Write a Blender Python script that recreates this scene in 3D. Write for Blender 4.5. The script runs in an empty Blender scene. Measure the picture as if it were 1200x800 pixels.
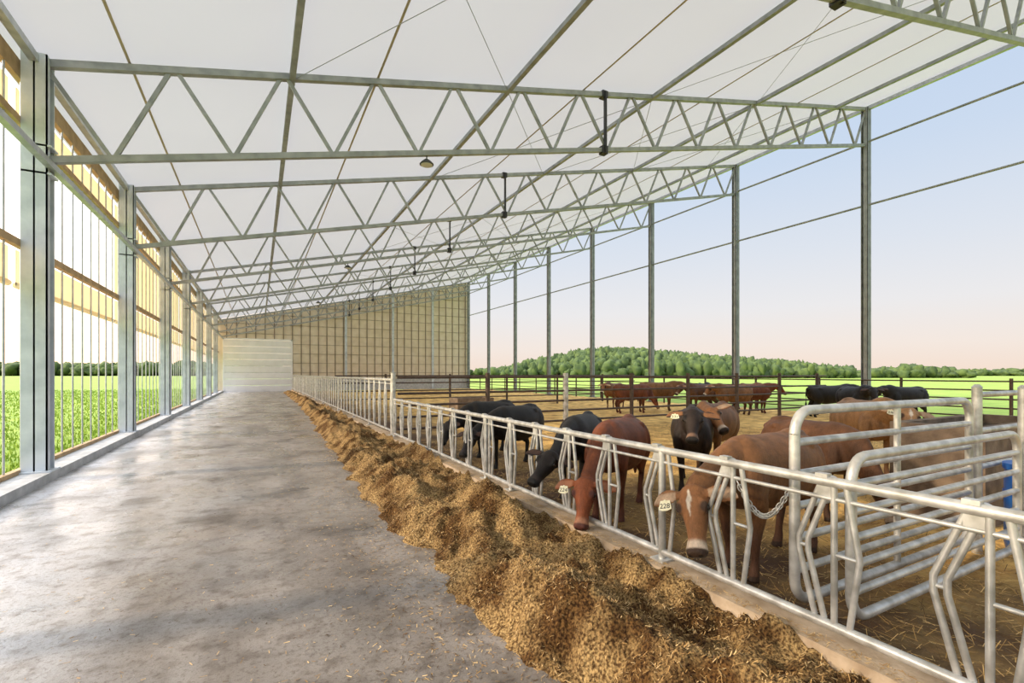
import bpy, math, random, bmesh
from mathutils import Vector, Matrix, noise
random.seed(7)
ZOOM=None
R=random.random
def U(a,b): return a+(b-a)*random.random()
scene=bpy.context.scene
try:
    scene.view_settings.view_transform='Standard'
    scene.view_settings.look='None'
except Exception as e: print(e)
COL=scene.collection

# ---------------- materials ----------------
def new_mat(name):
    m=bpy.data.materials.new(name); m.use_nodes=True
    nt=m.node_tree; b=nt.nodes['Principled BSDF']
    return m,nt,b
def mat(name,c1,c2=None,scale=5,rough=.6,metal=0,bump=0,bscale=None,detail=5,ramp=(.35,.65),spec=.5,bdist=.02):
    m,nt,b=new_mat(name)
    b.inputs['Roughness'].default_value=rough; b.inputs['Metallic'].default_value=metal
    b.inputs['Specular IOR Level'].default_value=spec
    tc=nt.nodes.new('ShaderNodeTexCoord')
    if c2 is None: c2=tuple(x*.8 for x in c1)
    n=nt.nodes.new('ShaderNodeTexNoise'); n.inputs['Scale'].default_value=scale; n.inputs['Detail'].default_value=detail
    r=nt.nodes.new('ShaderNodeValToRGB')
    r.color_ramp.elements[0].position=ramp[0]; r.color_ramp.elements[1].position=ramp[1]
    r.color_ramp.elements[0].color=(*c2,1); r.color_ramp.elements[1].color=(*c1,1)
    nt.links.new(tc.outputs['Object'],n.inputs['Vector']); nt.links.new(n.outputs['Fac'],r.inputs['Fac'])
    nt.links.new(r.outputs['Color'],b.inputs['Base Color'])
    if bump:
        n2=nt.nodes.new('ShaderNodeTexNoise'); n2.inputs['Scale'].default_value=bscale or scale*4; n2.inputs['Detail'].default_value=6
        bp=nt.nodes.new('ShaderNodeBump'); bp.inputs['Strength'].default_value=bump; bp.inputs['Distance'].default_value=bdist
        nt.links.new(tc.outputs['Object'],n2.inputs['Vector']); nt.links.new(n2.outputs['Fac'],bp.inputs['Height'])
        nt.links.new(bp.outputs['Normal'],b.inputs['Normal'])
    return m
def fabric_mat(name,col,tcol,fac):
    m,nt,b=new_mat(name); out=nt.nodes['Material Output']; nt.nodes.remove(b)
    d=nt.nodes.new('ShaderNodeBsdfDiffuse'); t=nt.nodes.new('ShaderNodeBsdfTranslucent'); mx=nt.nodes.new('ShaderNodeMixShader')
    tc=nt.nodes.new('ShaderNodeTexCoord'); n=nt.nodes.new('ShaderNodeTexNoise'); n.inputs['Scale'].default_value=.25
    r=nt.nodes.new('ShaderNodeValToRGB'); r.color_ramp.elements[0].color=(*[x*.88 for x in tcol],1); r.color_ramp.elements[1].color=(*tcol,1)
    nt.links.new(tc.outputs['Object'],n.inputs['Vector']); nt.links.new(n.outputs['Fac'],r.inputs['Fac']); nt.links.new(r.outputs['Color'],t.inputs['Color'])
    d.inputs['Color'].default_value=(*col,1); mx.inputs['Fac'].default_value=fac
    nt.links.new(d.outputs[0],mx.inputs[1]); nt.links.new(t.outputs[0],mx.inputs[2]); nt.links.new(mx.outputs[0],out.inputs['Surface'])
    return m

M_steel=mat('galvanised_steel',(.54,.57,.60),(.40,.43,.46),6,.42,.45)
M_col=mat('column_steel',(.66,.72,.78),(.50,.56,.62),3,.5,.1)
M_truss=mat('truss_steel',(.40,.42,.43),(.27,.29,.30),4,.5,.35)
M_pipe=mat('fence_pipe_galvanised',(.68,.69,.68),(.40,.40,.38),9,.38,.45)
M_rust=mat('brown_fence_pipe',(.12,.08,.06),(.07,.05,.04),9,.6,.2)
M_wood=mat('timber',(.52,.36,.20),(.36,.24,.12),4,.7)
M_dark=mat('dark_metal',(.05,.05,.055),None,5,.5,.3)
M_fabric=fabric_mat('white_roof_fabric',(.74,.745,.76),(.265,.28,.305),.62)
M_seam=fabric_mat('fabric_seam',(.62,.54,.42),(.25,.2,.14),.3)
M_curtain=fabric_mat('curtain_fabric',(.85,.78,.66),(.92,.82,.66),.7)
M_wallp=mat('end_wall_panel',(.80,.71,.57),(.70,.61,.47),1.5,.7)
M_wallrib=mat('end_wall_rib',(.28,.23,.17),None,3,.6)
M_door=mat('white_door_panel',(.90,.91,.92),(.84,.85,.86),2,.5)
M_curb=mat('curb_concrete',(.56,.45,.33),(.36,.27,.18),6,.85,bump=.3,bscale=40)
M_curbl=mat('wall_curb_concrete',(.50,.51,.52),(.36,.37,.38),5,.85,bump=.3,bscale=40)
M_fd=[mat('chaff_light',(.76,.56,.29),(.58,.40,.18),30,.8),mat('chaff_gold',(.46,.29,.11),(.34,.20,.07),30,.8),mat('chaff_dark',(.15,.085,.035),(.09,.05,.02),30,.8)]
M_straw=[mat('straw_light',(.88,.62,.26),(.72,.46,.16),30,.7),mat('straw_gold',(.60,.36,.11),(.42,.25,.08),30,.8)]
M_grass=mat('crop_field',(.27,.37,.06),(.18,.29,.04),.6,.9,bump=.6,bscale=20)
M_blade=mat('grass_blade',(.34,.46,.06),(.20,.33,.03),2,.8)
M_tree=mat('tree_foliage',(.085,.13,.03),(.03,.06,.018),.35,.9,bump=1,bscale=2)
M_eye=mat('cow_eye',(.012,.008,.006),None,5,.08)
M_tag=mat('ear_tag_plastic',(.90,.86,.62),(.84,.79,.55),20,.4)
M_ink=mat('tag_ink',(.01,.01,.01),None,5,.5)
M_blue=mat('blue_plastic',(.03,.20,.70),(.02,.15,.6),5,.35)
M_trough=mat('trough_concrete',(.27,.20,.14),(.14,.10,.07),5,.85,bump=.4,bscale=30)
M_water=mat('trough_water',(.05,.07,.08),None,3,.05)
M_lamp=mat('lamp_housing',(.06,.06,.06),None,3,.4)
M_lens=mat('lamp_lens',(.7,.7,.68),None,3,.2)

def floor_mat():
    m,nt,b=new_mat('lane_concrete'); L=nt.links
    tc=nt.nodes.new('ShaderNodeTexCoord')
    def nz(s,d=6,v=None):
        n=nt.nodes.new('ShaderNodeTexNoise'); n.inputs['Scale'].default_value=s; n.inputs['Detail'].default_value=d
        L.new(v or tc.outputs['Object'],n.inputs['Vector']); return n
    def ramp(src,p0,c0,p1,c1):
        r=nt.nodes.new('ShaderNodeValToRGB'); r.color_ramp.elements[0].position=p0;r.color_ramp.elements[0].color=(*c0,1)
        r.color_ramp.elements[1].position=p1;r.color_ramp.elements[1].color=(*c1,1); L.new(src,r.inputs['Fac']); return r
    def mul(a,b_,f):
        mx=nt.nodes.new('ShaderNodeMixRGB'); mx.blend_type='MULTIPLY'; mx.inputs[0].default_value=f
        L.new(a,mx.inputs[1]);L.new(b_,mx.inputs[2]); return mx.outputs[0]
    mp=nt.nodes.new('ShaderNodeMapping'); mp.inputs['Scale'].default_value=(1,.22,1); L.new(tc.outputs['Object'],mp.inputs['Vector'])
    a=nz(1.1,9); base=ramp(a.outputs['Fac'],.32,(.42,.43,.45),.66,(.64,.66,.71)).outputs[0]
    base=mul(base,ramp(nz(1.5,6,mp.outputs['Vector']).outputs['Fac'],.36,(.58,.55,.52),.56,(1,1,1)).outputs[0],.9)
    base=mul(base,ramp(nz(7,9).outputs['Fac'],.30,(.48,.43,.38),.50,(1,1,1)).outputs[0],.8)
    base=mul(base,ramp(nz(30,6).outputs['Fac'],.34,(.55,.5,.45),.48,(1,1,1)).outputs[0],.7)
    base=mul(base,ramp(nz(120,3).outputs['Fac'],.34,(.5,.45,.40),.46,(1,1,1)).outputs[0],.6)
    base=mul(base,ramp(nz(1.0,4).outputs['Fac'],.54,(1,1,1),.66,(.42,.39,.36)).outputs[0],.8)
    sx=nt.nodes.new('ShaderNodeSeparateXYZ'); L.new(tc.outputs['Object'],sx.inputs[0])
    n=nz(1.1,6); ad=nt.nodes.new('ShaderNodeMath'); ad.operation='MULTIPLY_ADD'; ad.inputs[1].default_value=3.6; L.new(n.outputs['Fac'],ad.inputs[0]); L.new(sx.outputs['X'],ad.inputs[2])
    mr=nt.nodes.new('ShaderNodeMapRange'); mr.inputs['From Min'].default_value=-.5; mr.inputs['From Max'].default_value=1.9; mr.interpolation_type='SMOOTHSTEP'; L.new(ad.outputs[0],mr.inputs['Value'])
    m4=nt.nodes.new('ShaderNodeMixRGB'); L.new(mr.outputs[0],m4.inputs[0]); L.new(base,m4.inputs[1]); L.new(mul(base,ramp(a.outputs['Fac'],0,(.46,.41,.35),1,(.55,.49,.43)).outputs[0],1),m4.inputs[2])  # dirtier to the right; bright window light on the left painted into the colour
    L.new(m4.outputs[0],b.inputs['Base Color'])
    m2=nt.nodes.new('ShaderNodeMapRange'); m2.inputs['From Min'].default_value=.35;m2.inputs['From Max'].default_value=.62; m2.inputs['To Min'].default_value=.48; m2.inputs['To Max'].default_value=.17
    L.new(nz(.8,7).outputs['Fac'],m2.inputs['Value']); L.new(m2.outputs[0],b.inputs['Roughness'])
    bp=nt.nodes.new('ShaderNodeBump'); bp.inputs['Strength'].default_value=.22; bp.inputs['Distance'].default_value=.008
    L.new(nz(45,6).outputs['Fac'],bp.inputs['Height']); L.new(bp.outputs[0],b.inputs['Normal'])
    return m
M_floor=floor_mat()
def feed_mat():
    m,nt,b=new_mat('silage_feed'); L=nt.links; b.inputs['Roughness'].default_value=.95; b.inputs['Specular IOR Level'].default_value=.2
    tc=nt.nodes.new('ShaderNodeTexCoord')
    def nz(s,d=6):
        n=nt.nodes.new('ShaderNodeTexNoise'); n.inputs['Scale'].default_value=s; n.inputs['Detail'].default_value=d; L.new(tc.outputs['Object'],n.inputs['Vector']); return n
    r=nt.nodes.new('ShaderNodeValToRGB'); r.color_ramp.elements[0].position=.38; r.color_ramp.elements[0].color=(.10,.055,.022,1)
    r.color_ramp.elements[1].position=.62; r.color_ramp.elements[1].color=(.52,.36,.16,1); L.new(nz(60,10).outputs['Fac'],r.inputs['Fac'])
    r2=nt.nodes.new('ShaderNodeValToRGB'); r2.color_ramp.elements[0].position=.40; r2.color_ramp.elements[0].color=(.30,.23,.17,1)
    r2.color_ramp.elements[1].position=.56; r2.color_ramp.elements[1].color=(1,1,1,1); L.new(nz(2.6,8).outputs['Fac'],r2.inputs['Fac'])
    mx=nt.nodes.new('ShaderNodeMixRGB'); mx.blend_type='MULTIPLY'; mx.inputs[0].default_value=1; L.new(r.outputs[0],mx.inputs[1]); L.new(r2.outputs[0],mx.inputs[2])
    L.new(mx.outputs[0],b.inputs['Base Color'])
    bp=nt.nodes.new('ShaderNodeBump'); bp.inputs['Strength'].default_value=1; bp.inputs['Distance'].default_value=.05
    L.new(nz(40,10).outputs['Fac'],bp.inputs['Height']); L.new(bp.outputs[0],b.inputs['Normal']); return m
M_feed=feed_mat()
def yard_mat():
    m,nt,b=new_mat('straw_bedding'); L=nt.links; b.inputs['Roughness'].default_value=.95
    tc=nt.nodes.new('ShaderNodeTexCoord')
    def nz(s,d=6):
        n=nt.nodes.new('ShaderNodeTexNoise'); n.inputs['Scale'].default_value=s; n.inputs['Detail'].default_value=d
        L.new(tc.outputs['Object'],n.inputs['Vector']); return n
    r=nt.nodes.new('ShaderNodeValToRGB'); r.color_ramp.elements[0].position=.3;r.color_ramp.elements[0].color=(.38,.20,.055,1)
    r.color_ramp.elements[1].position=.62;r.color_ramp.elements[1].color=(.95,.64,.22,1); L.new(nz(2.2,8).outputs['Fac'],r.inputs['Fac'])
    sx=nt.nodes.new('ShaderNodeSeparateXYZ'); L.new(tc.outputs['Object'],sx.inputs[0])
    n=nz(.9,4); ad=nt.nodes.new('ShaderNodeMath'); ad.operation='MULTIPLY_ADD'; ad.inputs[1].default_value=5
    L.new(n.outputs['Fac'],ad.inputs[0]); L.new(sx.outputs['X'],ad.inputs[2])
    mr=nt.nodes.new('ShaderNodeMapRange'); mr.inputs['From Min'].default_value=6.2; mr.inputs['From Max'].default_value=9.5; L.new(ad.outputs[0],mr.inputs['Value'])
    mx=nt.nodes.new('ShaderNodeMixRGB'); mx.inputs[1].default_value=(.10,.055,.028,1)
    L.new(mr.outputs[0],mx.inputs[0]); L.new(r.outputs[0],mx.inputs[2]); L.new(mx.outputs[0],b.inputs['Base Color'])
    bp=nt.nodes.new('ShaderNodeBump'); bp.inputs['Strength'].default_value=1; bp.inputs['Distance'].default_value=.05
    L.new(nz(16,8).outputs['Fac'],bp.inputs['Height']); L.new(bp.outputs[0],b.inputs['Normal'])
    return m
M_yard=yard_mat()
def cow_mat():
    m,nt,b=new_mat('cow_hide'); L=nt.links; b.inputs['Roughness'].default_value=.55; b.inputs['Specular IOR Level'].default_value=.3
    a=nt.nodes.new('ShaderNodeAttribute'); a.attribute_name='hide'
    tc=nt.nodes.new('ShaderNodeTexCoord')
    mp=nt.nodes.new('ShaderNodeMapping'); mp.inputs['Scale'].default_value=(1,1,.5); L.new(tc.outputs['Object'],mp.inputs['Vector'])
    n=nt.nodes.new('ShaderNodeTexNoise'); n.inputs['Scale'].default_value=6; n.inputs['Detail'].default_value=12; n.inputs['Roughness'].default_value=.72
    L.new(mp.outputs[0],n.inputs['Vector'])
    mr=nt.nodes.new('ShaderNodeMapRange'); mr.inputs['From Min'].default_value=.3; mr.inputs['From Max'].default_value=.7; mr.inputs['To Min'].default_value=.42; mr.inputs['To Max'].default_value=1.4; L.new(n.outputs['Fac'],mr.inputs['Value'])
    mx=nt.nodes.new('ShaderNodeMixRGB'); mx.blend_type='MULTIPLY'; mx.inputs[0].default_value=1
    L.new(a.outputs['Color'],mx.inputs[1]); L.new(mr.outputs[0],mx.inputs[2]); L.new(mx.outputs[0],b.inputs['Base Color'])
    mp2=nt.nodes.new('ShaderNodeMapping'); mp2.inputs['Scale'].default_value=(1,1,.35); L.new(tc.outputs['Object'],mp2.inputs['Vector'])
    n2=nt.nodes.new('ShaderNodeTexNoise'); n2.inputs['Scale'].default_value=110; n2.inputs['Detail'].default_value=4; L.new(mp2.outputs[0],n2.inputs['Vector'])
    bp=nt.nodes.new('ShaderNodeBump'); bp.inputs['Strength'].default_value=.8; bp.inputs['Distance'].default_value=.01
    L.new(n2.outputs['Fac'],bp.inputs['Height']); L.new(bp.outputs[0],b.inputs['Normal'])
    return m
M_cow=cow_mat()

# ---------------- mesh builder ----------------
class MB:
    def __init__(s): s.v=[];s.f=[];s.m=[];s.sm=[]
    def add(s,vs,fs,mi=0,smooth=False):
        o=len(s.v); s.v+= [tuple(v) for v in vs]
        for f in fs: s.f.append(tuple(i+o for i in f)); s.m.append(mi); s.sm.append(smooth)
    def box(s,a,b,mi=0):
        x0,y0,z0=a;x1,y1,z1=b
        s.add([(x0,y0,z0),(x1,y0,z0),(x1,y1,z0),(x0,y1,z0),(x0,y0,z1),(x1,y0,z1),(x1,y1,z1),(x0,y1,z1)],
              [(0,3,2,1),(4,5,6,7),(0,1,5,4),(1,2,6,5),(2,3,7,6),(3,0,4,7)],mi)
    def beam(s,p,q,w,h,mi=0,up=(0,0,1)):
        p=Vector(p);q=Vector(q);t=(q-p).normalized();u=Vector(up)
        sd=t.cross(u)
        if sd.length<1e-3: sd=t.cross(Vector((1,0,0)))
        sd.normalize(); u=sd.cross(t)
        sd*=w/2;u*=h/2
        vs=[c+a*sd+b*u for c in(p,q) for a,b in((-1,-1),(1,-1),(1,1),(-1,1))]
        s.add(vs,[(3,2,1,0),(4,5,6,7),(0,1,5,4),(1,2,6,5),(2,3,7,6),(3,0,4,7)],mi)
    def tube(s,pts,r,seg=8,mi=0,side=None):
        pts=[Vector(p) for p in pts]; n=len(pts); rs=r if isinstance(r,(list,tuple)) else [r]*n
        vs=[];prev=None
        for i,p in enumerate(pts):
            t=(pts[min(i+1,n-1)]-pts[max(i-1,0)]).normalized()
            if prev is None:
                a=Vector((0,0,1)) if abs(t.z)<.9 else Vector((1,0,0)); sd=t.cross(a).normalized()
            else: sd=(prev-t*prev.dot(t)).normalized()
            prev=sd;u=sd.cross(t)
            rr=rs[i]
            for k in range(seg):
                an=2*math.pi*k/seg; vs.append(p+sd*math.cos(an)*rr+u*math.sin(an)*rr)
        fs=[]
        for i in range(n-1):
            for k in range(seg):
                k2=(k+1)%seg; fs.append((i*seg+k2,i*seg+k,(i+1)*seg+k,(i+1)*seg+k2))
        s.add(vs,fs,mi,True)
        s.add([vs[k] for k in range(seg)],[tuple(range(seg))],mi); s.add([vs[(n-1)*seg+k] for k in range(seg)],[tuple(reversed(range(seg)))],mi)
    def build(s,name,mats,parent=None):
        me=bpy.data.meshes.new(name); me.from_pydata(s.v,[],s.f)
        for m in mats: me.materials.append(m)
        me.polygons.foreach_set('material_index',s.m); me.polygons.foreach_set('use_smooth',s.sm); me.update()
        o=bpy.data.objects.new(name,me); COL.objects.link(o)
        if parent: o.parent=parent
        return o
def arc(c,r,a0,a1,ax,ay,n=6):
    c=Vector(c);ax=Vector(ax);ay=Vector(ay)
    return [c+ax*r*math.cos(a0+(a1-a0)*i/n)+ay*r*math.sin(a0+(a1-a0)*i/n) for i in range(n+1)]

XL,XR=-3.2,22.15
Y1,S=10.58,6.1
YE=Y1+7*S
zt=lambda x:6.84+.23*(x-XL)
zb=lambda x:5.25+.234*(x-XL)
FY=12.0

# ---------------- ground, floor ----------------
def ground(name,x0,x1,y0,y1,z,m):
    b=MB(); b.add([(x0,y0,z),(x1,y0,z),(x1,y1,z),(x0,y1,z)],[(0,1,2,3)]); return b.build(name,[m])
ground('ground_field',-700,900,-300,900,-.06,M_grass)
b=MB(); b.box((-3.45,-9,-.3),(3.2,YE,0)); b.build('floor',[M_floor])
b=MB(); b.box((-3.43,-9,-.2),(-2.98,YE,.15)); b.build('trim_left_curb',[M_curbl])
b=MB(); b.box((2.86,-9,-.2),(3.12,YE-.4,.19)); b.build('trim_feed_curb',[M_curb])

b=MB(); st=.22; nx=int(19.4/st); ny=int((YE+8)/st); vs=[];fs=[]
def yard_h(x,y):
    h=noise.noise((x*.35,y*.35,0))*.06+noise.noise((x*1.6,y*1.6,3))*.05
    e=min(1,(x-3.1)/.5); return max(-.03,h*e)
for j in range(ny+1):
    for i in range(nx+1):
        x=3.1+i*st;y=-8+j*st; vs.append((x,y,yard_h(x,y)))
for j in range(ny):
    for i in range(nx):
        a=j*(nx+1)+i; fs.append((a,a+1,a+nx+2,a+nx+1))
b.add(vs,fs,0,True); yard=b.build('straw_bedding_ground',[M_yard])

def feed_h(x,y):
    e=1.34+.22*noise.noise((y*.6,1,0))+.16*noise.noise((y*2.1,5,0))+.06*noise.noise((y*6,8,0))+ (max(0,y-7)*.03 if y<30 else .69)
    e+=max(0,3.6-y)*.17
    e=min(e,2.3)
    if x<e: return -.02
    cr_=e+.42
    if x<cr_: t=(x-e)/(cr_-e); h=.29*(t*t*(3-2*t))**.8
    else:
        t=min(1,(x-cr_)/.40); h=.29-.20*(t*t*(3-2*t))
        h+=.12*max(0,noise.noise((x*1.5,y*1.1,11)))*2*t
    k=1+.9*noise.noise((x*1.5,y*.9,7))
    h=h*k+.10*noise.noise((x*4,y*3.4,2))*min(1,(x-e)/.2)+.07*noise.noise((x*9,y*9,9))*min(1,(x-e)/.15)+.036*noise.noise((x*19,y*19,4))*min(1,(x-e)/.1)
    if x>2.6: h+=.07*(x-2.6)/.25
    if y>25: h*=max(.5,1-(y-25)/50)
    return max(h,.004)
b=MB(); vs=[];fs=[];ys=[];y=-2.0
while y<YE-3:
    ys.append(y); y+= .028 if y<5 else (.05 if y<12 else .2)
nx=60
for y in ys:
    for i in range(nx+1):
        x=1.0+(2.855-1.0)*i/nx; vs.append((x,y,feed_h(x,y)))
for j in range(len(ys)-1):
    for i in range(nx):
        a=j*(nx+1)+i; fs.append((a,a+1,a+nx+2,a+nx+1))
b.add(vs,fs,0,True); feed=b.build('feed_pile',[M_feed])

def blades(name,n,gen,mats,lmin,lmax,w,tilt=.5,parent=None):
    b=MB()
    for _ in range(n):
        p=gen()
        if p is None: continue
        x,y,z=p; a=U(0,6.283); L=U(lmin,lmax)*.5; t=U(-tilt,tilt)
        d=Vector((math.cos(a)*math.cos(t),math.sin(a)*math.cos(t),math.sin(t)))*L
        sd=Vector((-math.sin(a),math.cos(a),U(-.5,.5))).normalized()*w*U(.6,1.3)
        c=Vector((x,y,z+abs(d.z)+.004))
        b.add([c-d-sd,c+d-sd,c+d+sd,c-d+sd],[(0,1,2,3)],random.choice(range(len(mats))))
    return b.build(name,mats,parent)
def g_feed():
    y=-1+14*R()**1.6; x=U(1.1,2.85); h=feed_h(x,y)
    if noise.noise((x*2.6,y*2.6,0))<-.10 and R()<.85: return None
    return (x,y,h) if h>.006 else None
blades('feed_chaff',90000,g_feed,[M_fd[0],M_fd[1],M_fd[1],M_fd[2]],.008,.036,.002,.8,feed)
def g_lane():
    y=-1+24*R()**1.6; x=1.65-abs(random.gauss(0,.65)) if R()<.82 else U(-2.9,1.6)
    return (x,y,0) if x>-2.95 else None
blades('floor_litter',18000,g_lane,[M_fd[0],M_fd[1],M_fd[2]],.01,.04,.002,.15)
def g_yard():
    y=U(-1,12);x=U(3.3,14); return (x,y,.01+yard_h(x,y))
blades('loose_straw',60000,g_yard,[M_straw[0],M_straw[1],M_straw[1],M_fd[2]],.04,.14,.0022,.4,yard)
blades('curb_litter',2500,lambda:(U(2.87,2.97),U(0,10),.19),[M_fd[0],M_fd[1]],.012,.04,.002,.2)

b=MB()
for _ in range(42000):
    q=R()**1.7; y=U(2,12)+q*60; x=-3.9-R()**1.6*26; h=U(.0,.07); a=U(0,6.28); w=.012+.0006*y
    dx,dy=math.cos(a)*w,math.sin(a)*w; lx,ly=U(-.05,.05),U(-.05,.05)
    b.add([(x-dx,y-dy,-.06),(x+dx,y+dy,-.06),(x+lx,y+ly,h)],[(0,1,2)])
b.build('crop_plants',[M_blade])

# ---------------- roof structure ----------------
b=MB(); vs=[];fs=[]; nx=30; ys=[-8.2+i*.61 for i in range(int((YE+8.2)/.61)+2)]; ys[-1]=YE
for y in ys:
    for i in range(nx+1):
        x=-3.75+(22.75+3.75)*i/nx
        ph=((y-Y1)/S)%1; sag=-.05*math.sin(math.pi*ph)
        vs.append((x,y,zt(x)+.16+sag))
for j in range(len(ys)-1):
    for i in range(nx):
        a=j*(nx+1)+i; fs.append((a,a+1,a+nx+2,a+nx+1))
b.add(vs,fs,0,True); b.build('ceiling',[M_fabric])
b=MB()
for x in (-2.0,2.3,7.8,12.7,17.5): b.beam((x,-8,zt(x)+.09),(x,YE-.1,zt(x)+.09),.045,.008)
b.build('roof_fabric_seams',[M_seam])
b=MB()
for x in (.6,5.5,10.3,15.1,19.9): b.beam((x,-8,zt(x)-.02),(x,YE-.1,zt(x)-.02),.11,.11)
b.build('roof_purlins',[M_truss])
b=MB()
b.beam((-3.0,-8,5.15),(-3.0,YE-.2,5.15),.1,.1); b.beam((XL,-8,6.85),(XL,YE-.2,6.85),.12,.12)
b.beam((XR,-8,zt(XR)),(XR,YE-.2,zt(XR)),.14,.14)
b.build('eave_struts',[M_steel])
b=MB()
b.tube([(XR,-8,11.3),(XR,YE-.2,11.3)],.045,8); b.tube([(XR,-8,8.7),(XR,YE-.2,8.7)],.045,8)
b.build('side_opening_rails',[M_truss])

np_=14; pw=(XR-XL)/np_
for k in range(-2,8):
    Y=Y1+k*S
    if k==7: Y-=.45
    b=MB()
    b.beam((XL,Y,zt(XL)),(XR,Y,zt(XR)),.12,.12); b.beam((XL,Y,zb(XL)),(XR,Y,zb(XR)),.11,.11)
    for i in range(np_):
        x0=XL+.1+i*pw; xm=XL+(i+.5)*pw+.06; x1=XL+(i+1)*pw+.02
        b.beam((x0,Y,zt(x0)-.05),(xm-.04,Y,zb(xm)+.05),.065,.065); b.beam((xm+.04,Y,zb(xm)+.05),(x1-.06,Y,zt(x1)-.05),.065,.065)
    b.beam((8.5,Y-.08,zb(8.5)-.12),(8.5,Y-.08,zt(8.5)+.05),.09,.05,1)
    x=8.5
    b.box((x-.09,Y-.09,zb(x)-.12),(x+.09,Y+.09,zb(x)+.10),1)
    b.box((x-.09,Y-.09,zt(x)-.10),(x+.09,Y+.09,zt(x)+.08),1)
    b.build('roof_truss',[M_truss,M_dark])
    if k<7:
        b=MB(); w=.16
        b.box((XL-w,Y-w,.15),(XL+w,Y-w+.025,6.95)); b.box((XL-w,Y+w-.025,.15),(XL+w,Y+w,6.95)); b.box((XL-.012,Y-w,.15),(XL+.012,Y+w,6.95))
        b.box((XL-.22,Y-.22,.15),(XL+.22,Y+.22,.175))
        b.box((XL-w,Y-w,5.0),(XL+w+.05,Y+w,5.03)); b.box((XL-w,Y-w,5.45),(XL+w+.05,Y+w,5.48))
        b.box((XL+w-.02,Y-w,.15),(XL+w,Y-.04,6.95))
        b.build('steel_column',[M_col])
    b=MB(); w=.13; Yr=min(Y,YE-.3)
    b.box((XR-w,Yr-w,0),(XR+w,Yr-w+.02,zt(XR))); b.box((XR-w,Yr+w-.02,0),(XR+w,Yr+w,zt(XR))); b.box((XR-.02,Yr-w,0),(XR+.02,Yr+w,zt(XR)))
    b.box((XR-w,Yr-w,0),(XR-w+.02,Yr+.03,zt(XR)))
    b.box((XR-.25,Yr-.25,0),(XR+.25,Yr+.25,.03))
    b.build('tall_steel_column',[M_truss])
b=MB()
for k in (0,2,4):
    y0=Y1+k*S;y1=y0+S
    for xa,xb in ((5.5,10.3),(10.3,15.1),(15.1,19.9)):
        b.tube([(xa,y0,zt(xa)-.06),(xb,y1,zt(xb)-.06)],.009,5); b.tube([(xb,y0,zt(xb)-.06),(xa,y1,zt(xa)-.06)],.009,5)
for k in (-1,):
    y0=Y1+k*S;y1=y0+S
    for xa,xb in ((.6,5.5),(10.3,15.1)):
        b.tube([(xa,y0,zt(xa)-.06),(xb,y1,zt(xb)-.06)],.007,5); b.tube([(xb,y0,zt(xb)-.06),(xa,y1,zt(xa)-.06)],.007,5)
b.build('brace_rods',[M_truss])
for k,x in ((0,3.4),(2,3.6),(4,3.6)):
    Y=Y1+k*S; z=zb(x)-.06; b=MB()
    b.tube([(x,Y,z),(x,Y,z-.1)],.015,8)
    b.tube([(x,Y,z-.08),(x,Y,z-.12),(x,Y,z-.18),(x,Y,z-.2)],[.05,.1,.16,.16],20)
    b.tube([(x,Y,z-.195),(x,Y,z-.215)],.13,20,1)
    b.build('high_bay_lamp',[M_lamp,M_lens])

# ---------------- left wall ----------------
b=MB(); X=-3.42
b.box((X-.05,-8,6.5),(X+.03,YE,6.8)) 
for z in (3.78,5.75): b.box((X-.03,-8,z),(X+.06,YE,z+.12))
b.box((X-.03,-8,.15),(X+.06,YE,.22))
b.build('wall_left',[M_wood])
b=MB(); y=-7.7
while y<YE-.2:
    b.tube([(X+.01,y,.2),(X+.01,y,6.5)],.016,6); y+=.61
b.build('window_rods',[M_steel])
b=MB()
for k in range(-3,7):
    y0=Y1+k*S+.15;y1=Y1+(k+1)*S-.15
    b.box((X-.10,y0,3.2),(X-.085,y1,3.78))
    b.tube([(X-.09,y0,3.2),(X-.09,y1,3.2)],.05,10)
    if k>=1: b.box((X-.10,y0,3.9),(X-.085,y1,6.45))
    else: b.box((X-.10,y0,5.9),(X-.085,y1,6.45))
b.build('window_curtain',[M_curtain])

# ---------------- back wall ----------------
b=MB()
x1=XR+.1
def wallseg(xa,xb,z0,y):
    b.add([(xa,y,z0),(xb,y,z0),(xb,y,zt(xb)+.12),(xa,y,zt(xa)+.12),(xa,y+.1,z0),(xb,y+.1,z0),(xb,y+.1,zt(xb)+.12),(xa,y+.1,zt(xa)+.12)],
          [(0,1,2,3),(7,6,5,4),(0,4,5,1),(3,2,6,7),(0,3,7,4),(1,5,6,2)],0)
wallseg(-3.45,-2.95,0,YE); wallseg(-2.95,2.95,5.1,YE); wallseg(2.95,x1,0,YE)
x=-2.7
while x<XR:
    z0=5.15 if x<3 else 1.2
    b.box((x-.04,YE-.07,z0),(x+.04,YE,zt(x)-.0),1); x+=.82
z=1.9
while z<12.5:
    xs_=max(3.0 if z<5.1 else -3.2,(z-6.84)/.23+XL)
    b.box((xs_,YE-.05,z-.015),(XR,YE,z+.015),1); z+=.95
b.box((3,YE-.12,0),(XR,YE,1.2),2)
for x in (8.2,13.2,17.8): b.box((x-.12,YE-.2,0),(x+.12,YE-.07,zt(x)),3)
b.build('wall_back',[M_wallp,M_wallrib,M_curbl,M_col])
b=MB(); n=8
for i in range(n):
    z0=i*5.08/n; z1=(i+1)*5.08/n-.02
    b.box((-2.9,YE-.03,z0),(2.9,YE+.05,z1))
    for j in range(8):
        xa=-2.9+j*5.8/8+.06; b.box((xa,YE-.045,z0+.1),(xa+5.8/8-.12,YE-.03,z1-.1))
b.build('door_1',[M_door])
b=MB()
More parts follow.
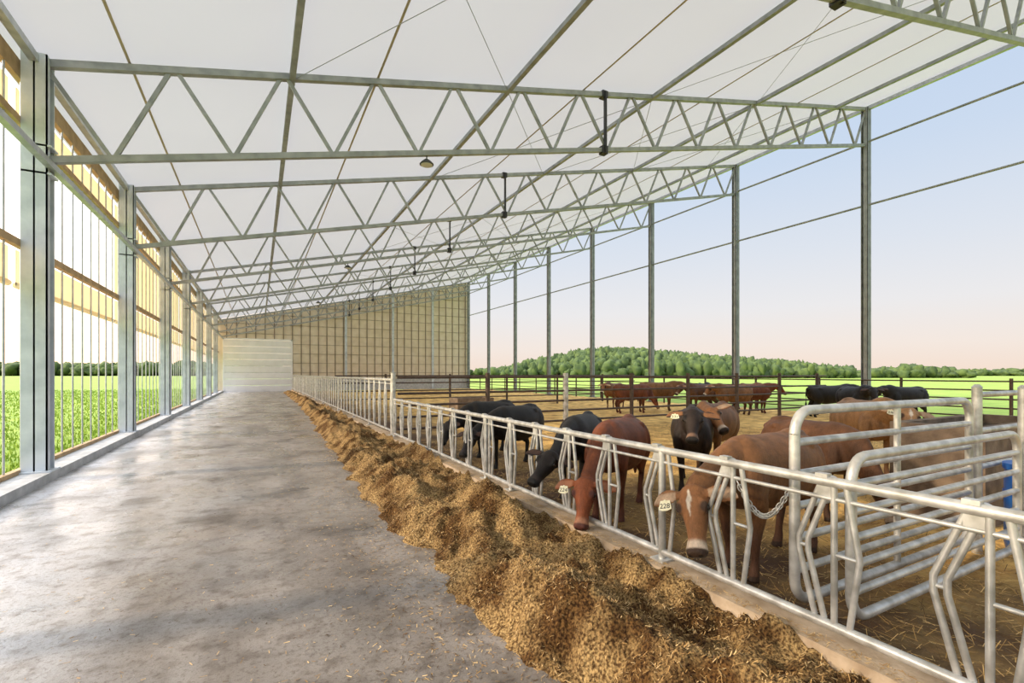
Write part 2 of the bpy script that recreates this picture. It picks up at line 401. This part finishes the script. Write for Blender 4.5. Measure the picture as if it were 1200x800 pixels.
b.box((-3.02,YE-.08,0),(-2.9,YE+.05,5.2)); b.box((2.9,YE-.08,0),(3.05,YE+.05,5.2)); b.box((-3.02,YE-.08,5.08),(3.05,YE+.05,5.22))
b.build('trim_door',[M_door])

# ---------------- headlock fence ----------------
def headlocks(name,ya,yb,zbot,ztop,w,seg,r=.026):
    b=MB(); X=3.0
    b.tube([(X,ya,ztop),(X,yb,ztop)],r*1.2,seg+2); b.tube([(X,ya,zbot),(X,yb,zbot)],r*1.1,seg+2)
    b.tube([(X,ya,ztop-.10),(X,yb,ztop-.10)],r*.5,seg)
    n=int((yb-ya)/w); H=ztop-zbot; zm=zbot+H*.50
    for i in range(n+1):
        y=ya+.06+i*w
        if i%4==0:
            b.tube([(X,y,.15),(X,y,ztop+.02)],r*1.2,seg+2); b.box((X-.07,y-.07,.19),(X+.07,y+.07,.205))
        else: b.tube([(X,y,zbot),(X,y,ztop)],r*.7,seg)
        if i==n: break
        b.tube([(X,y+w*.90,ztop-.02),(X,y+w*.80,zm),(X,y+w*.88,zbot)],r*.7,seg)
        for o in (-.028,.028):
            b.tube([(X+.02,y+w*.06+o,ztop+.03),(X+.02,y+w*.28+o,zm+.05),(X+.02,y+w*.28+o,zm-.03),(X+.02,y+w*.14+o,zbot+.02)],r*.66,seg)
        b.tube([(X+.02,y+w*.28-.04,zm),(X+.02,y+w*.28+.04,zm)],r*.45,seg)
        b.tube([(X,y+w*.80,zm),(X,y+w,zm)],r*.45,seg)
        b.box((X-.025,y+w*.04,ztop+.02),(X+.025,y+w*.14,ztop+.045)); b.box((X-.006,y+w*.02,ztop-.10),(X+.006,y+w*.14,ztop+.0))
    b.build(name,[M_pipe])
headlocks('headlock_panel',.18,6.42,.26,1.11,.68,10)
headlocks('headlock_panel',6.42,11.95,.26,1.11,.68,8)
y=12.15
while y<YE-1:
    headlocks('tall_headlock_panel',y,min(y+9.2,YE-.6),.3,1.6,.70,5,.03); y+=9.3
b=MB(); b.tube([(3.0,12.05,0),(3.0,12.05,1.78)],.06,12); b.box((2.93,11.98,1.78),(3.07,12.12,1.79)); b.build('fence_post',[M_pipe])
def loop_gate(b,x0,x1,Y,z0,z1,r=.034,rails=4,rc=.16,seg=10,mi=0):
    pts=[]
    pts+=arc((x0+rc,Y,z1-rc),rc,math.pi,math.pi/2,(1,0,0),(0,0,1))
    pts+=arc((x1-rc,Y,z1-rc),rc,math.pi/2,0,(1,0,0),(0,0,1))
    pts+=arc((x1-rc,Y,z0+rc),rc,0,-math.pi/2,(1,0,0),(0,0,1))
    pts+=arc((x0+rc,Y,z0+rc),rc,-math.pi/2,-math.pi,(1,0,0),(0,0,1))
    pts.append(pts[0]); b.tube(pts,r,seg,mi)
    for i in range(1,rails+1):
        z=z0+(z1-z0)*i/(rails+1); b.tube([(x0,Y,z),(x1,Y,z)],r*.8,seg,mi)
b=MB(); loop_gate(b,3.22,5.95,1.97,.2,1.5,.034,5)
b.tube([(4.6,1.97,.2),(4.6,1.97,1.5)],.026,8)
b.build('pipe_gate',[M_pipe])
b=MB(); loop_gate(b,3.3,6.0,1.66,.2,1.22,.032,5)
b.build('pipe_gate',[M_pipe])
b=MB(); 
for (x,y) in ((6.12,1.97),(6.15,1.66)):
    b.tube([(x,y,-.05),(x,y,1.62)],.04,12); b.tube([(x,y,1.62),(x,y,1.65)],[.045,.02],12)
for i,z in enumerate((.5,.85,1.2,1.55)):
    b.tube([(6.12,1.97,z),(10.5,1.97,z)],.028,8)
b.tube([(8.3,1.97,0),(8.3,1.97,1.6)],.04,10); b.tube([(10.5,1.97,0),(10.5,1.97,1.6)],.04,10)
b.build('divider_fence',[M_pipe])
b=MB()
def link(c,t,n_,r=.022,rr=.0045):
    c=Vector(c);t=Vector(t).normalized();n_=Vector(n_); n_=(n_-t*n_.dot(t)).normalized()
    pts=[c+t*math.cos(a)*r*1.3+n_*math.sin(a)*r*.75 for a in [i*math.pi/5 for i in range(11)]]
    b.tube(pts,rr,5)
P=[]
for i in range(26):
    s=i/25; P.append(Vector((3.02+.2*s,2.26-.27*s,.98-.32*math.sin(math.pi*s)*.7)))
for i in range(25): link((P[i]+P[i+1])/2,P[i+1]-P[i],(0,0,1) if i%2 else (1,1,0))
b.build('chain',[M_pipe])

b=MB()
for z in (.35,.65,.95,1.25,1.66): b.tube([(3.1,FY,z),(XR-.3,FY,z)],.032,8,1)
for x in (5.6,8.2,10.8,13.4,16,18.6,21.2):
    b.tube([(x,FY,-.05),(x,FY,1.78)],.065 if x!=8.2 else .085,10,1 if x!=8.2 else 0)
b.build('cross_fence',[M_pipe,M_rust])
b=MB()
for z in (.3,.6,.9,1.2,1.5): b.tube([(XR-.25,-6,z),(XR-.25,YE-.5,z)],.03,6)
y=-6
while y<YE-1: b.tube([(XR-.25,y,-.05),(XR-.25,y,1.6)],.05,8); y+=3.05
b.build('side_fence',[M_rust])
b=MB()
for z in (.5,.9,1.3,1.66): b.tube([(3.2,24,z),(XR-.3,24,z)],.035,6)
for x in (5.6,9,12.4,15.8,19.2): b.tube([(x,24,-.05),(x,24,1.75)],.06,8)
b.build('cross_fence',[M_rust])

def trough(x0,x1,y0,y1,h,name,mm,t=.12):
    b=MB(); b.box((x0,y0,-.05),(x0+t,y1,h)); b.box((x1-t,y0,-.05),(x1,y1,h)); b.box((x0+t,y0,-.05),(x1-t,y0+t,h)); b.box((x0+t,y1-t,-.05),(x1-t,y1,h))
    b.box((x0+t,y0+t,-.05),(x1-t,y1-t,.1)); b.box((x0+t,y0+t,h-.2),(x1-t,y1-t,h-.12),1)
    return b.build(name,[mm,M_water])
trough(7.05,9.6,2.2,3.1,1.15,'water_trough',M_trough)
trough(5.7,7.0,14.5,15.3,.95,'water_trough',M_trough)
bx,by=6.62,1.66
b=MB(); b.tube([(bx,by,0),(bx,by,.1),(bx,by,.78),(bx,by,.84)],[.24,.26,.26,.24],20)
b.tube([(bx,by,.82),(bx,by,.88)],[.27,.27],20); b.tube([(bx,by,.3),(bx,by,.33)],.27,20); b.tube([(bx,by,.58),(bx,by,.61)],.27,20); b.build('blue_barrel',[M_blue])

# ---------------- trees ----------------
def ico(sub=2):
    bm=bmesh.new(); bmesh.ops.create_icosphere(bm,subdivisions=sub,radius=1)
    v=[x.co.copy() for x in bm.verts]; f=[[q.index for q in p.verts] for p in bm.faces]; bm.free(); return v,f
IV,IF=ico(2)
c_,s_=.8834,.4686
def pos(px,d):
    dx=(px-600)/560; return d*(dx*c_+s_), d*(c_-dx*s_)
def tree(b,x,y,z,r,h):
    o=Vector((R()*50,R()*50,0)); vs=[]
    for v in IV:
        k=1+.8*noise.noise(v*2.9+o); vs.append((x+v.x*r*k,y+v.y*r*k,z+h*.55+v.z*h*.5*k))
    b.add(vs,IF,0,True); b.tube([(x,y,z-1),(x,y,z+h*.4)],.25,4,1)
prof=[(575,3),(600,8),(640,17),(690,27),(740,27),(800,22),(860,17),(920,13),(960,9),(1000,5)]
def pf(px):
    for (a,ha),(c,hc) in zip(prof,prof[1:]):
        if a<=px<=c: return ha+(hc-ha)*(px-a)/(c-a)
    return 0
b=MB(); bh=MB()
hv=[];hf=[]
NX,NY=60,8
for j in range(NY+1):
    for i in range(NX+1):
        px=560+470*i/NX; d=200+90*j/NY; x,y=pos(px,d)
        hv.append((x,y,-.5+max(0,pf(px)-9)/560*290*.95*math.sin(min(1,j/5)*math.pi/2)+.3))
for j in range(NY):
    for i in range(NX):
        a=j*(NX+1)+i; hf.append((a,a+1,a+NX+2,a+NX+1))
bh.add(hv,hf,0,True); hill=bh.build('forest_hill',[M_tree])
for _ in range(2800):
    px=U(578,998); q=R(); d=200+90*q; x,y=pos(px,d)
    z=max(0,pf(px)-9)/560*290*.95*math.sin(min(1,q*8/5)*math.pi/2)
    h=U(3,7.5)*(.5+.5*min(1,pf(px)/12)); tree(b,x,y,z-.5,U(1.1,2.6),h)
for _ in range(260):
    px=U(1005,1135); d=U(210,250); x,y=pos(px,d); tree(b,x,y,-.5,U(1.5,3.2),U(3,6.5)*(1-.4*abs(px-1070)/70))
for _ in range(500):
    px=U(1130,1800); d=U(430,480); x,y=pos(px,d); tree(b,x,y,-.5,U(3,6),U(4,7))
for _ in range(700):
    px=U(-500,330); d=U(420,500); x,y=pos(px,d); tree(b,x,y,-.5,U(4,7),U(7,13))
for _ in range(100):
    px=U(330,580); d=U(400,450); x,y=pos(px,d); tree(b,x,y,-.5,U(3,6),U(4,7))
b.build('tree_line',[M_tree,M_wood],hill)

# ---------------- cows ----------------
def cr(a,b_,c,d,t):
    return .5*((2*b_)+(-a+c)*t+(2*a-5*b_+4*c-d)*t*t+(-a+3*b_-3*c+d)*t**3)
def loft(b,pts,ws,hs,hint=(0,1,0),seg=16,sub=4,xs=1):
    P=[Vector(p) for p in pts];n=len(P);PP=[];W=[];H=[]
    if xs!=1: P=[Vector((p.x*xs,p.y,p.z)) for p in P]
    g=lambda L,i:L[max(0,min(n-1,i))]
    for i in range(n-1):
        for k in range(sub):
            t=k/sub
            PP.append(cr(g(P,i-1),P[i],P[i+1],g(P,i+2),t)); W.append(max(.004,cr(g(ws,i-1),ws[i],ws[i+1],g(ws,i+2),t))); H.append(max(.004,cr(g(hs,i-1),hs[i],hs[i+1],g(hs,i+2),t)))
    PP.append(P[-1]);W.append(ws[-1]);H.append(hs[-1]); n=len(PP); hint=Vector(hint); vs=[]
    for i,p in enumerate(PP):
        t=(PP[min(i+1,n-1)]-PP[max(i-1,0)]).normalized(); sd=(hint-t*hint.dot(t)).normalized(); u=t.cross(sd)
        for k in range(seg):
            a=2*math.pi*k/seg; vs.append(p+sd*math.cos(a)*W[i]+u*math.sin(a)*H[i])
    fs=[]
    for i in range(n-1):
        for k in range(seg):
            k2=(k+1)%seg; fs.append((i*seg+k,i*seg+k2,(i+1)*seg+k2,(i+1)*seg+k))
    fs.append(tuple(reversed(range(seg)))); fs.append(tuple((n-1)*seg+k for k in range(seg)))
    b.add(vs,fs,0,True)
def lerp(a,b_,t): 
    t=max(0,min(1,t)); return tuple(x+(y-x)*t for x,y in zip(a,b_))
def sstep(a,b_,x):
    t=max(0,min(1,(x-a)/(b_-a))); return t*t*(3-2*t)
BROWN=dict(base=(.27,.125,.048),leg=(.11,.05,.026),face=(.31,.135,.052),ring=(.64,.52,.40),dark=(.05,.027,.016),ear=(.52,.36,.24))
DUSK=dict(base=(.16,.07,.03),leg=(.07,.033,.018),face=(.14,.06,.028),ring=(.45,.34,.24),dark=(.03,.016,.01),ear=(.4,.24,.15))
RED=dict(base=(.19,.056,.02),leg=(.11,.034,.015),face=(.27,.075,.026),ring=(.34,.16,.09),dark=(.09,.028,.02),ear=(.34,.14,.07))
TAN=dict(base=(.40,.21,.085),leg=(.20,.10,.045),face=(.44,.24,.11),ring=(.66,.55,.42),dark=(.06,.03,.02),ear=(.5,.34,.22))
BLACK=dict(base=(.012,.009,.008),leg=(.009,.008,.007),face=(.014,.010,.009),ring=(.03,.022,.02),dark=(.007,.006,.006),ear=(.06,.03,.02))
DKBR=dict(base=(.030,.017,.012),leg=(.02,.013,.01),face=(.028,.018,.014),ring=(.20,.12,.08),dark=(.01,.008,.007),ear=(.30,.14,.06))
XS=.92; HS=1.07
def cow(name,xy,head_at,pal,poll=None,hdir=None,scale=1.0,vox=.02,tag=None,step=.0,gz=0.0,blaze=0):
    """xy body centre, head_at: world xy point the body faces; poll/hdir world"""
    hd=Vector((head_at[0]-xy[0],head_at[1]-xy[1],0)).normalized(); ang=math.atan2(hd.y,hd.x)
    MW=Matrix.Translation((xy[0],xy[1],gz))@Matrix.Rotation(ang,4,'Z')@Matrix.Scale(scale,4)
    inv=MW.inverted()
    pl=inv@Vector(poll) if poll else Vector((1.12,0,1.28))
    dr=(inv.to_3x3()@Vector(hdir)).normalized() if hdir else Vector((.70,0,-.71))
    b=MB()
    T=[(.82,1.02,.08,.13),(.74,.99,.16,.25),(.56,.965,.235,.335),(.33,.945,.265,.35),(.05,.92,.32,.365),(-.22,.91,.34,.375),(-.45,.945,.31,.34),(-.66,1.0,.265,.275),(-.84,1.06,.20,.195),(-.94,1.07,.12,.12)]
    loft(b,[(t[0],0,t[1]) for t in T],[t[2] for t in T],[t[3] for t in T],seg=32,xs=XS,sub=6)
    loft(b,[(.66,0,1.19),(.45,0,1.255),(.2,0,1.23),(-.1,0,1.22),(-.4,0,1.23),(-.62,0,1.25),(-.88,0,1.22)],[.04,.055,.05,.05,.06,.08,.05],[.05,.055,.055,.055,.06,.06,.05],seg=12,xs=XS)
    for y in (-1,1):
        loft(b,[(-.36,.13*y,1.11),(-.50,.20*y,1.15),(-.62,.17*y,1.13)],[.06,.055,.06],[.07,.065,.07],seg=10,xs=XS)
        loft(b,[(-.78,.06*y,1.12),(-.90,.09*y,1.13),(-.94,.09*y,1.10)],[.05,.05,.04],[.05,.05,.04],seg=8,xs=XS)
        so=step*y
        loft(b,[(.44,.10*y,1.15),(.53,.17*y,.98),(.60,.195*y,.80),(.50,.18*y,.64),(.49+so*.4,.16*y,.44),(.495+so*.6,.155*y,.37),(.475+so,.155*y,.20),(.485+so,.155*y,.105),(.51+so,.155*y,.045),(.52+so,.155*y,0)],
             [.05,.09,.09,.068,.050,.049,.034,.043,.050,.057],[.09,.17,.13,.09,.057,.054,.038,.046,.056,.068],seg=14,xs=XS)
        so=-step*y
        loft(b,[(-.54,.12*y,1.14),(-.63,.175*y,.98),(-.58,.20*y,.78),(-.62,.18*y,.62),(-.77+so*.4,.16*y,.47),(-.785+so*.6,.155*y,.39),(-.745+so,.15*y,.22),(-.735+so,.15*y,.11),(-.70+so,.15*y,.045),(-.69+so,.15*y,0)],
             [.08,.125,.12,.08,.043,.041,.035,.043,.050,.057],[.14,.24,.22,.14,.072,.062,.044,.050,.056,.068],seg=14,xs=XS)
    loft(b,[(-.88,0,1.2),(-.98,0,1.14),(-1.015,0,.9),(-1.005,.01,.68),(-1.0,.01,.5),(-.99,.01,.36)],[.035,.030,.021,.019,.042,.012],[.04,.030,.021,.019,.042,.012],seg=8,xs=XS)
    hint=Vector((.8,0,.75)) if dr.z<-.5 else Vector((0,0,1))
    hz=(hint-dr*hint.dot(dr)).normalized(); hy=hz.cross(dr)
    HM=Matrix(((dr.x,hy.x,hz.x,pl.x),(dr.y,hy.y,hz.y,pl.y),(dr.z,hy.z,hz.z,pl.z),(0,0,0,1)))@Matrix.Scale(HS,4)
    h=lambda x,y,z: HM@Vector((x,y,z))
    base=Vector((.40,0,1.0)); b2=Vector((.68,0,1.03+ (.10 if pl.z>1 else -.03)))
    endp=h(.05,0,-.08); back=h(-.05,0,-.15)
    mid=b2.lerp(back,.5)
    loft(b,[base,b2,mid,back,endp],[.19,.15,.118,.098,.08],[.30,.25,.19,.14,.09],seg=18)
    loft(b,[Vector((.56,0,.74)),b2+Vector((.02,0,-.21)),mid+(b2-mid)*.3+Vector((0,0,-.17)),mid+Vector((0,0,-.11))],[.05,.035,.028,.02],[.09,.08,.05,.03],seg=8)
    K=[(-.045,-.045,.055,.05),(-.01,-.055,.096,.08),(.06,-.075,.112,.10),(.14,-.09,.112,.11),(.20,-.098,.096,.103),(.28,-.102,.074,.09),(.36,-.105,.065,.075),(.41,-.103,.073,.071),(.452,-.102,.082,.067),(.482,-.105,.072,.055),(.50,-.108,.05,.035)]
    loft(b,[h(k[0],0,k[1]) for k in K],[k[2]*HS for k in K],[k[3]*HS for k in K],hint=hy,seg=22)
    J=[(.04,-.15,.06,.06),(.14,-.175,.064,.055),(.26,-.155,.046,.04),(.38,-.150,.042,.03),(.44,-.152,.048,.026)]
    loft(b,[h(k[0],0,k[1]) for k in J],[k[2]*HS for k in J],[k[3]*HS for k in J],hint=hy,seg=12)
    for sg in (-1,1):
        loft(b,[h(.09,.075*sg,-.015),h(.135,.105*sg,-.018),h(.19,.088*sg,-.040)],[.022,.026,.016],[.02,.022,.016],hint=hy,seg=8)
        th=max(.012,vox*.75)
        loft(b,[h(.03,.075*sg,-.04),h(.03,.12*sg,-.04),h(.035,.18*sg,-.045),h(.05,.25*sg,-.055),h(.075,.31*sg,-.065),h(.09,.335*sg,-.07)],[.03,.04,.072,.078,.042,.008],[.025,.02,th,th,th,th*.5],hint=dr,seg=14)
        loft(b,[h(.462,.03*sg,-.05),h(.487,.044*sg,-.066),h(.49,.052*sg,-.09)],[.016,.018,.013],[.016,.016,.013],hint=hy,seg=8)
    tmp=b.build('tmp',[M_cow])
    rm=tmp.modifiers.new('r','REMESH'); rm.mode='VOXEL'; rm.voxel_size=vox; rm.use_smooth_shade=True
    sm=tmp.modifiers.new('s','SMOOTH'); sm.factor=.5; sm.iterations=5 if vox<.018 else 2
    dg=bpy.context.evaluated_depsgraph_get(); me=bpy.data.meshes.new_from_object(tmp.evaluated_get(dg))
    bpy.data.objects.remove(tmp)
    for p in me.polygons: p.use_smooth=True
    HI=HM.inverted(); at=me.color_attributes.new('hide','FLOAT_COLOR','POINT'); data=[]
    so=R()*30
    for v in me.vertices:
        co=v.co; q=HI@co
        c=pal['base']
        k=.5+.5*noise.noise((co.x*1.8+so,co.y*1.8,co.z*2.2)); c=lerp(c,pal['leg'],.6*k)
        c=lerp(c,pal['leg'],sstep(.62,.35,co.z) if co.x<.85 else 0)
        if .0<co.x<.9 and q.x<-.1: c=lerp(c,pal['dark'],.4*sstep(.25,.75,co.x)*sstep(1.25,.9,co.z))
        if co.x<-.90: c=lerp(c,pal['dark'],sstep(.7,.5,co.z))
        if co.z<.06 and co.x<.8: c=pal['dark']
        if -.15<q.x<.56 and abs(q.y)<.4 and abs(q.z+.08)<.2:
            c=lerp(c,pal['face'],sstep(-.1,.05,q.x))
            c=lerp(c,pal['dark'],.6*sstep(.045,.10,abs(q.y))*sstep(.06,.2,q.x)*sstep(.40,.3,q.x))
            e=math.hypot(q.x-.15,(abs(q.y)-.11)*1.0); c=lerp(pal['dark'],c,sstep(.026,.05,e)) if q.z>-.13 else c
            if blaze and q.z>-.06:
                bw=.024*(1-abs(q.x-.11)/.10)+.014*noise.noise(co*25); c=lerp(c,(.75,.66,.55),sstep(-.006,.006,bw-abs(q.y+.004)))
            c=lerp(c,pal['ring'],sstep(.37,.41,q.x)); 
            pad=sstep(.440,.455,q.x)*sstep(-.150,-.135,q.z); c=lerp(c,pal['dark'],pad)
            nn=math.hypot((abs(q.y)-.040)*1.0,(q.z+.072)*1.4)
            if q.x>.45 and nn<.016: c=(.003,.002,.002)
            if q.x>.38 and abs(q.z+.152)<.006: c=(.02,.01,.01)
            if abs(q.y)>.13 and q.x<.16:
                c=lerp(pal['ear'],c,sstep(.028,.05,abs(q.x-.045))) if q.z>-.05-(abs(q.y)-.13)*.1 else lerp(c,pal['dark'],.45)
        data+= [c[0],c[1],c[2],1]
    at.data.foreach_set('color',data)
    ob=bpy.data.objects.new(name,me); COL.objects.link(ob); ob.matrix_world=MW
    if not me.materials: me.materials.append(M_cow)
    e=MB()
    for sg in (-1,1):
        c0=h(.150,.110*sg,-.044); e.add([c0+v*.026 for v in IV],IF,0,True)
    eo=e.build('eyes',[M_eye],ob)
    if tag:
        sg=tag[1]; t=MB(); c=[(.07,.18),(.14,.165),(.155,.20),(.155,.245),(.14,.275),(.07,.26)]
        f=[h(x,y*sg,-.026) for x,y in c]; bk=[h(x,y*sg,-.031) for x,y in c]; n=len(c)
        t.add(f+bk,[tuple(range(n)),tuple(reversed(range(n,2*n)))]+[(i,i+n,(i+1)%n+n,(i+1)%n) for i in range(n)])
        t.tube([h(.065,.22*sg,-.06),h(.075,.22*sg,-.020)],.011,10)
        t.build('ear_tag',[M_tag],ob)
        cu=bpy.data.curves.new('tag_number','FONT'); cu.body=tag[0]; cu.size=.062; cu.extrude=.0006; cu.align_x='CENTER'; cu.align_y='CENTER'
        cu.materials.append(M_ink); to=bpy.data.objects.new('tag_number',cu); COL.objects.link(to); to.parent=ob
        tx=hy; ty=-dr; tz=tx.cross(ty); 
        if tz.dot(hz)<0: tx=-tx; tz=-tz
        o=h(.118,.22*sg,-.024)
        to.matrix_local=Matrix(((tx.x,ty.x,tz.x,o.x),(tx.y,ty.y,tz.y,o.y),(tx.z,ty.z,tz.z,o.z),(0,0,0,1)))
    return ob

cow('brown_cow',(4.15,2.82),(3.05,2.66),BROWN,poll=(2.97,2.64,.86),hdir=(-.42,-.40,-.80),scale=.93,vox=.010,tag=('228',-1),step=.06,blaze=1)
cow('red_cow',(4.05,4.75),(3.0,4.05),RED,poll=(2.97,4.01,.66),hdir=(-.42,-.36,-.80),scale=.92,vox=.012,tag=('224',-1),step=-.05)
cow('black_cow',(4.15,5.70),(3.0,4.72),BLACK,poll=(3.02,4.72,.84),hdir=(-.78,-.35,-.5),scale=.90,vox=.014)
cow('black_cow',(4.25,7.9),(3.1,7.3),BLACK,poll=(3.15,7.41,.80),hdir=(-.6,-.4,-.7),scale=.9,vox=.018)
cow('black_cow',(4.4,9.4),(3.1,8.9),BLACK,poll=(3.3,8.95,.8),hdir=(-.5,-.4,-.75),scale=.9,vox=.02)
cow('dark_brown_cow',(5.95,5.25),(5.0,4.4),DKBR,poll=(5.12,4.50,1.27),hdir=(-.60,-.50,-.62),scale=.95,vox=.013,tag=('231',-1))
cow('brown_cow',(7.25,5.9),(5.9,5.3),BROWN,scale=.95,vox=.018,poll=(6.25,5.2,1.2),hdir=(-.3,-.8,-.5))
cow('tan_cow',(9.55,4.6),(8.3,3.2),TAN,poll=(8.85,3.62,1.22),hdir=(-.60,-.30,-.72),scale=1.0,vox=.015,tag=('240',-1),blaze=1)
cow('brown_cow',(6.25,3.6),(5.85,2.5),DUSK,poll=(5.95,2.65,.62),hdir=(-.1,-.35,-.9),scale=.90,vox=.014)
cow('brown_cow',(15.8,18.8),(14,18),BROWN,scale=1,vox=.028)
cow('red_cow',(14.9,16.5),(16.5,16.0),RED,scale=1,vox=.028,poll=(15.9,16.1,.7),hdir=(.3,-.3,-.9))
cow('brown_cow',(16.9,16.9),(18,16),BROWN,scale=1.05,vox=.028)
cow('red_cow',(17.6,15.0),(16,15.2),DUSK,scale=1,vox=.028)
cow('black_cow',(19.6,16.6),(18.5,15),BLACK,scale=1,vox=.028)
cow('brown_cow',(17.9,13.6),(16.5,14),BROWN,scale=1,vox=.028)
cow('red_cow',(19.6,13.9),(21,12.9),RED,scale=1,vox=.028)
cow('brown_cow',(20.9,15.0),(20,13),BROWN,scale=1,vox=.028)
cow('black_cow',(20.3,11.0),(22,10),BLACK,scale=1,vox=.028)
cow('black_cow',(18.4,9.15),(17.0,7.4),BLACK,scale=1.02,vox=.024)
cow('black_cow',(20.6,8.6),(19.6,8.9),BLACK,scale=1,vox=.026)

# ---------------- world & lights ----------------
w=bpy.data.worlds.new('sky'); scene.world=w; w.use_nodes=True; nt=w.node_tree; L=nt.links
bg=nt.nodes['Background']; tc=nt.nodes.new('ShaderNodeTexCoord'); sx=nt.nodes.new('ShaderNodeSeparateXYZ'); L.new(tc.outputs['Generated'],sx.inputs[0])
r=nt.nodes.new('ShaderNodeValToRGB'); els=r.color_ramp.elements
els[0].position=0; els[0].color=(.92,.74,.62,1)
els[1].position=1; els[1].color=(1,1,1,1)
for p,c in ((.05,(.91,.81,.74)),(.12,(.84,.83,.84)),(.22,(.73,.78,.86)),(.36,(.60,.71,.87)),(.55,(.52,.65,.86)),(.75,(.9,.95,1))):
    e=els.new(p); e.color=(*c,1)
L.new(sx.outputs['Z'],r.inputs['Fac'])
mr=nt.nodes.new('ShaderNodeMapRange'); mr.inputs['From Min'].default_value=.5; mr.inputs['From Max'].default_value=.9; mr.inputs['To Min'].default_value=1; mr.inputs['To Max'].default_value=2.9  # extra zenith brightness, out of view, added to light the interior
L.new(sx.outputs['Z'],mr.inputs['Value'])
vd=nt.nodes.new('ShaderNodeVectorMath'); vd.operation='DOT_PRODUCT'; gd=Vector((-.93,.35,.12)).normalized(); vd.inputs[1].default_value=gd
L.new(tc.outputs['Generated'],vd.inputs[0])
m2=nt.nodes.new('ShaderNodeMapRange'); m2.inputs['From Min'].default_value=.1; m2.inputs['From Max'].default_value=1; m2.interpolation_type='SMOOTHSTEP'
L.new(vd.outputs['Value'],m2.inputs['Value'])
gr=nt.nodes.new('ShaderNodeValToRGB'); ge=gr.color_ramp.elements
ge[0].position=0; ge[0].color=(1,.62,.36,1); ge[1].position=.35; ge[1].color=(.92,.90,.92,1)
g2=ge.new(.12); g2.color=(1,.80,.60,1)
L.new(sx.outputs['Z'],gr.inputs['Fac'])
gs=nt.nodes.new('ShaderNodeVectorMath'); gs.operation='SCALE'; gs.inputs['Scale'].default_value=3.4; L.new(gr.outputs[0],gs.inputs[0])
mx=nt.nodes.new('ShaderNodeMixRGB'); L.new(m2.outputs[0],mx.inputs[0]); L.new(r.outputs[0],mx.inputs[1]); L.new(gs.outputs[0],mx.inputs[2])
mm=nt.nodes.new('ShaderNodeVectorMath'); mm.operation='SCALE'; L.new(mx.outputs[0],mm.inputs[0]); L.new(mr.outputs[0],mm.inputs['Scale'])
L.new(mm.outputs[0],bg.inputs['Color']); bg.inputs['Strength'].default_value=1.0
ld=bpy.data.lights.new('sun','SUN'); ld.energy=4.4; ld.color=(1,.78,.54); ld.angle=.08
lo=bpy.data.objects.new('sun',ld); COL.objects.link(lo); lo.rotation_euler=Vector((-.80,.12,.36)).to_track_quat('Z','Y').to_euler()

cd=bpy.data.cameras.new('camera'); cd.sensor_width=36; cd.lens=560/1200*36; cd.shift_y=38/1200; cd.clip_end=3000; cd.clip_start=.05
if ZOOM:
    px,py,k=ZOOM; cd.lens*=k; cd.shift_x=(px-600)/1200*k; cd.shift_y=(438-py)/1200*k
co=bpy.data.objects.new('camera',cd); COL.objects.link(co); co.location=(0,0,1.75); co.rotation_euler=(math.pi/2,0,-math.atan(297/560)); scene.camera=co
